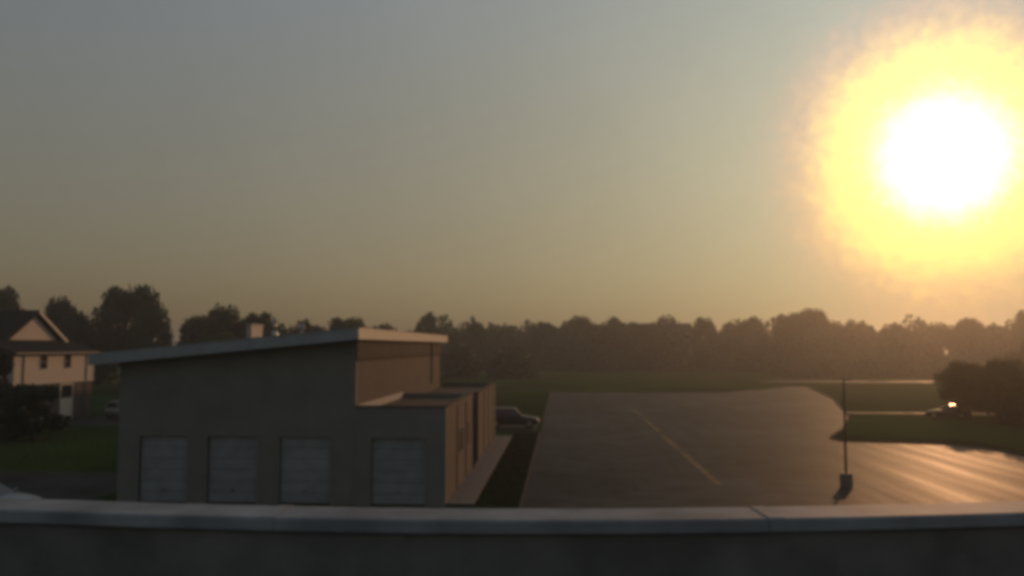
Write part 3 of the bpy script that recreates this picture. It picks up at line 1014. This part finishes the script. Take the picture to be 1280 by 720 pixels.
random.seed(21)
G1, G2, G3 = 'trees behind the house and hall', 'skyline trees beyond the field', 'skyline trees at right under the sun'
TREES = [
    ('lumpy', -96, 140, 18.2, 11, 'tall tree cut by the left picture edge behind the house', G1),
    ('lumpy', -90.9, 150, 16.4, 8.5, 'narrow dark tree just right of the house gable', G1),
    ('lumpy', -78.9, 150, 18.6, 15, 'largest dark tree of the left group, between house and hall', G1),
    ('round', -84.5, 143, 14.2, 8, 'lower tree on the left flank of the largest left tree', G1),
    ('round', -72.6, 147, 16.6, 8, 'rounded tree on the right flank of the largest left tree', G1),
    ('round', -67.6, 157, 14.0, 12, 'low tree in the dip right of the largest left tree', G1),
    ('round', -60.9, 150, 16.2, 10, 'round-topped tree just left of the box-shaped rooftop unit', G1),
    ('broad', -54.4, 152, 15.6, 11.5, 'broad tree behind the rooftop flue pipe', G1),
    ('round', -49.9, 168, 12.4, 7, 'small tree in the gap right of the flue pipe', G1),
    ('broad', -48.6, 160, 14.3, 8, 'left of the three flat-topped trees above the hall roof', G1),
    ('broad', -43.7, 165, 14.9, 12, 'middle of the three flat-topped trees above the hall roof', G1),
    ('broad', -38.2, 160, 14.6, 9, 'right of the three flat-topped trees above the hall roof', G1),
    ('round', -36.2, 172, 12.6, 7, 'tree peeping over the left end of the sunlit fascia', G1),
    ('broad', -37.5, 205, 12.4, 13, 'low flat tree just above the middle of the sunlit fascia', G1),
    ('lumpy', -41.3, 260, 17.8, 9, 'small bushy tree standing above the far end of the sunlit fascia', G2),
    ('broad', -36.0, 262, 15.6, 12, 'flat-topped tree right of the bushy tree past the sunlit fascia', G2),
    ('round', -28.0, 270, 16.0, 11, 'rounded tree left of the skyline dip by the annex', G2),
    ('broad', -7.4, 290, 18.0, 15, 'flat crowned tree right of the skyline dip', G2),
    ('round', 5.6, 298, 19.7, 16, 'left half of the tall twin-crowned clump mid-skyline', G2),
    ('broad', 16.6, 303, 19.9, 18, 'right half of the tall twin-crowned clump mid-skyline', G2),
    ('round', 25.0, 292, 16.6, 11, 'tree sloping down towards the long dark roof', G2),
    ('round', 47.6, 290, 18.6, 10.5, 'dome-shaped tree right of the long dark roof', G2),
    ('broad', 56.5, 300, 17.4, 13, 'low tree right of the dome-shaped tree', G2),
    ('round', 63.0, 290, 18.3, 12, 'rounded tree above the far right corner of the lot', G2),
    ('lumpy', 72.6, 280, 18.3, 13, 'narrow tree left of the highest right-hand crown', G3),
    ('lumpy', 80.8, 283, 19.8, 17, 'highest crown of the right-hand tree line', G3),
    ('broad', 88.5, 275, 17.7, 14, 'tree stepping down from the highest right-hand crown', G3),
    ('round', 98.0, 285, 17.0, 12, 'small rounded tree beyond the light pole', G3),
    ('broad', 105.0, 281, 15.9, 13, 'low tree left of directly under the sun', G3),
    ('broad', 115.5, 280, 16.8, 23, 'wide tree directly under the sun', G3),
    ('round', 124.2, 270, 17.0, 14, 'small round crown just right under the sun', G3),
    ('broad', 134.0, 275, 16.0, 14, 'wide low tree second from the right picture edge', G3),
    ('lumpy', 140.0, 265, 18.8, 12, 'tall tree cut by the right picture edge on the skyline', G3),
]
for k, x, y, h, w, lab, grp in TREES:
    tree(k, x, y, h, w, lab, 'tree', grp)
# nearer trees and shrubs
tree('near', -47.5, 116, 9.6, 11.0, 'dark tree right behind the house, above the white car', 'tree', G1)
tree('near', -38.5, 114, 9.6, 11.0, 'dark tree behind the parking court, left of the hall roof end', 'tree', G1)
tree('near', -30.0, 112, 9.8, 10.0, 'dark tree mostly hidden behind the hall', 'tree', G1)
tree('near', 44.8, 91, 6.6, 6.2, 'small leafy tree on the right verge beside the dark car', 'tree', 'trees on the right verge')
tree('near', 49.5, 88, 7.4, 7.0, 'fuller tree on the right verge at the picture edge', 'tree', 'trees on the right verge')
tree('near', 43.0, 94, 6.2, 6.5, 'leafy tree behind the dark car on the right verge', 'tree', 'trees on the right verge')
tree('shrub', 47.2, 95, 4.6, 7.5, 'dense dark shrub between the two nearest right-hand trees', 'shrub', None, 'evergreen_shrub')
tree('shrub', 53.5, 92, 5.4, 8.0, 'dense dark shrub at the right picture edge', 'shrub', None, 'evergreen_shrub')
tree('shrub', 45.2, 87.5, 3.0, 6.5, 'low dark bush under the small leafy tree on the right verge', 'shrub', None, 'evergreen_shrub')
tree('shrub', 51.0, 86.0, 3.6, 7.0, 'low dark bush under the fuller tree at the right edge', 'shrub', None, 'evergreen_shrub')
tree('shrub', -47.0, 101.5, 4.6, 10.0, 'wide dark bush behind the white car beside the house', 'shrub', None, 'evergreen_shrub')
tree('near', 92.0, 176, 8.6, 9.5, 'tree between the road and the long low shed', 'tree', 'trees on the right verge')
tree('shrub', -44.0, 69, 4.9, 6.4, 'big dark evergreen shrub at left edge hiding the house base', 'shrub', None, 'evergreen_shrub')
tree('shrub', -50.5, 76, 4.4, 5.4, 'dark evergreen shrub behind the bigger one at left edge', 'shrub', None, 'evergreen_shrub')
tree('shrub', -50.6, 73.5, 7.8, 5.6, 'tall dark evergreen at the left edge in front of the house corner', 'shrub', None, 'evergreen_shrub')
tree('shrub', -37.5, 104, 3.6, 9.0, 'low dark shrub behind the parked cars near the house', 'shrub', None, 'evergreen_shrub')


def thicket(name, bands, n, size, seed, material):
    """understorey mass nobody could count: leaf clumps heaped in mounds"""
    rg = np.random.default_rng(seed)
    P = []
    for x0, x1, y0, y1, h in bands:
        k = int(n * (x1 - x0) / sum(b[1] - b[0] for b in bands))
        nm = max(3, int((x1 - x0) / 6))
        mx, my = rg.uniform(x0, x1, nm), rg.uniform(y0, y1, nm)
        mh, mr = h * rg.uniform(0.65, 1.1, nm), rg.uniform(4, 8, nm)
        i = rg.integers(0, nm, k)
        d = rg.normal(size=(k, 3))
        d /= np.linalg.norm(d, axis=1)[:, None]
        d[:, 2] = np.abs(d[:, 2])
        r = rg.uniform(0, 1, k) ** 0.35
        P.append(np.stack([mx[i] + d[:, 0] * mr[i] * r, my[i] + d[:, 1] * mr[i] * r, d[:, 2] * mh[i] * r + 0.2], 1))
    V, F = leaf_quads(np.concatenate(P), size, rg)
    o = link_mesh(name, mesh_np(name, V, F, material), None)
    o['kind'] = 'stuff'
    return o


w1 = thicket('woodland', [(-60, 75, 268, 290, 14.8), (60, 190, 258, 280, 14.0), (-60, 200, 300, 330, 17.5), (-260, -60, 300, 360, 14.0), (190, 330, 270, 320, 13.0)], 125000, 1.3, 31, 'leaf_dark')
tag(w1, 'dense dark wood filling the tree line beyond the field', 'woodland')
w2 = thicket('undergrowth', [(-130, -28, 162, 180, 11.5), (60, 170, 225, 245, 5.0), (-45, -12, 205, 240, 9.0)], 42000, 0.9, 37, 'leaf_dark')
tag(w2, 'low dark undergrowth below the trees behind the hall and road', 'undergrowth')

# grass blades along the verges one can see
rg = np.random.default_rng(5)
pts = []
for (x0, x1, y0, y1, n) in [(-4.3, -2.2, 42, 78, 16000), (-12, -2.2, 88.2, 140, 9000), (-46, -24, 52.5, 82, 12000)]:
    pts.append(np.stack([rg.uniform(x0, x1, n), rg.uniform(y0, y1, n), np.zeros(n)], 1))
arc = np.array(LOT[8:16])
seg = rg.integers(0, len(arc) - 1, 9000)
tt = rg.uniform(0, 1, (9000, 1))
q = arc[seg] * (1 - tt) + arc[seg + 1] * tt
q = q + rg.uniform(0.2, 1, (9000, 1)) * np.array([[2.2, 5.0]]) * rg.uniform(0.1, 1, (9000, 1))
pts.append(np.concatenate([q, np.zeros((9000, 1))], 1))
P = np.concatenate(pts)
n = len(P)
hgt = rg.uniform(0.06, 0.17, n)
ang = rg.uniform(0, 2 * np.pi, n)
V = np.empty((n, 3, 3))
dx, dy = np.cos(ang) * 0.02, np.sin(ang) * 0.02
V[:, 0] = P + np.stack([dx, dy, np.zeros(n)], 1)
V[:, 1] = P - np.stack([dx, dy, np.zeros(n)], 1)
V[:, 2] = P + np.stack([rg.normal(0, 0.04, n), rg.normal(0, 0.04, n), hgt], 1)
g = link_mesh('grass', mesh_np('grass', V.reshape(-1, 3), np.arange(n * 3).reshape(n, 3), 'grass_blade'), None)
g['kind'] = 'stuff'
tag(g, 'short green grass blades on the verges beside lot and annex', 'grass')

# ------------------------------------------------------------------ evening haze
hz = MB().box(-820, 820, -270, 1420, -1.0, 24.0).build('haze', None)
hm = bpy.data.materials.new('haze_air')
hm.use_nodes = True
hn = hm.node_tree.nodes
hn.remove(hn['Principled BSDF'])
addv = hn.new('ShaderNodeAddShader')
for i, (dens, ani) in enumerate(((0.00039, 0.85), (0.00042, 0.1))):
    pv = hn.new('ShaderNodeVolumePrincipled')
    pv.inputs['Color'].default_value = ((0.95, 0.88, 0.78, 1), (0.86, 0.93, 0.98, 1))[i]
    pv.inputs['Density'].default_value = dens
    pv.inputs['Anisotropy'].default_value = ani
    hm.node_tree.links.new(pv.outputs[0], addv.inputs[i])
hm.node_tree.links.new(addv.outputs[0], hn['Material Output'].inputs['Volume'])
hz.data.materials.append(hm)
hz['kind'] = 'stuff'
tag(hz, 'thin warm evening haze over the whole place', 'haze')
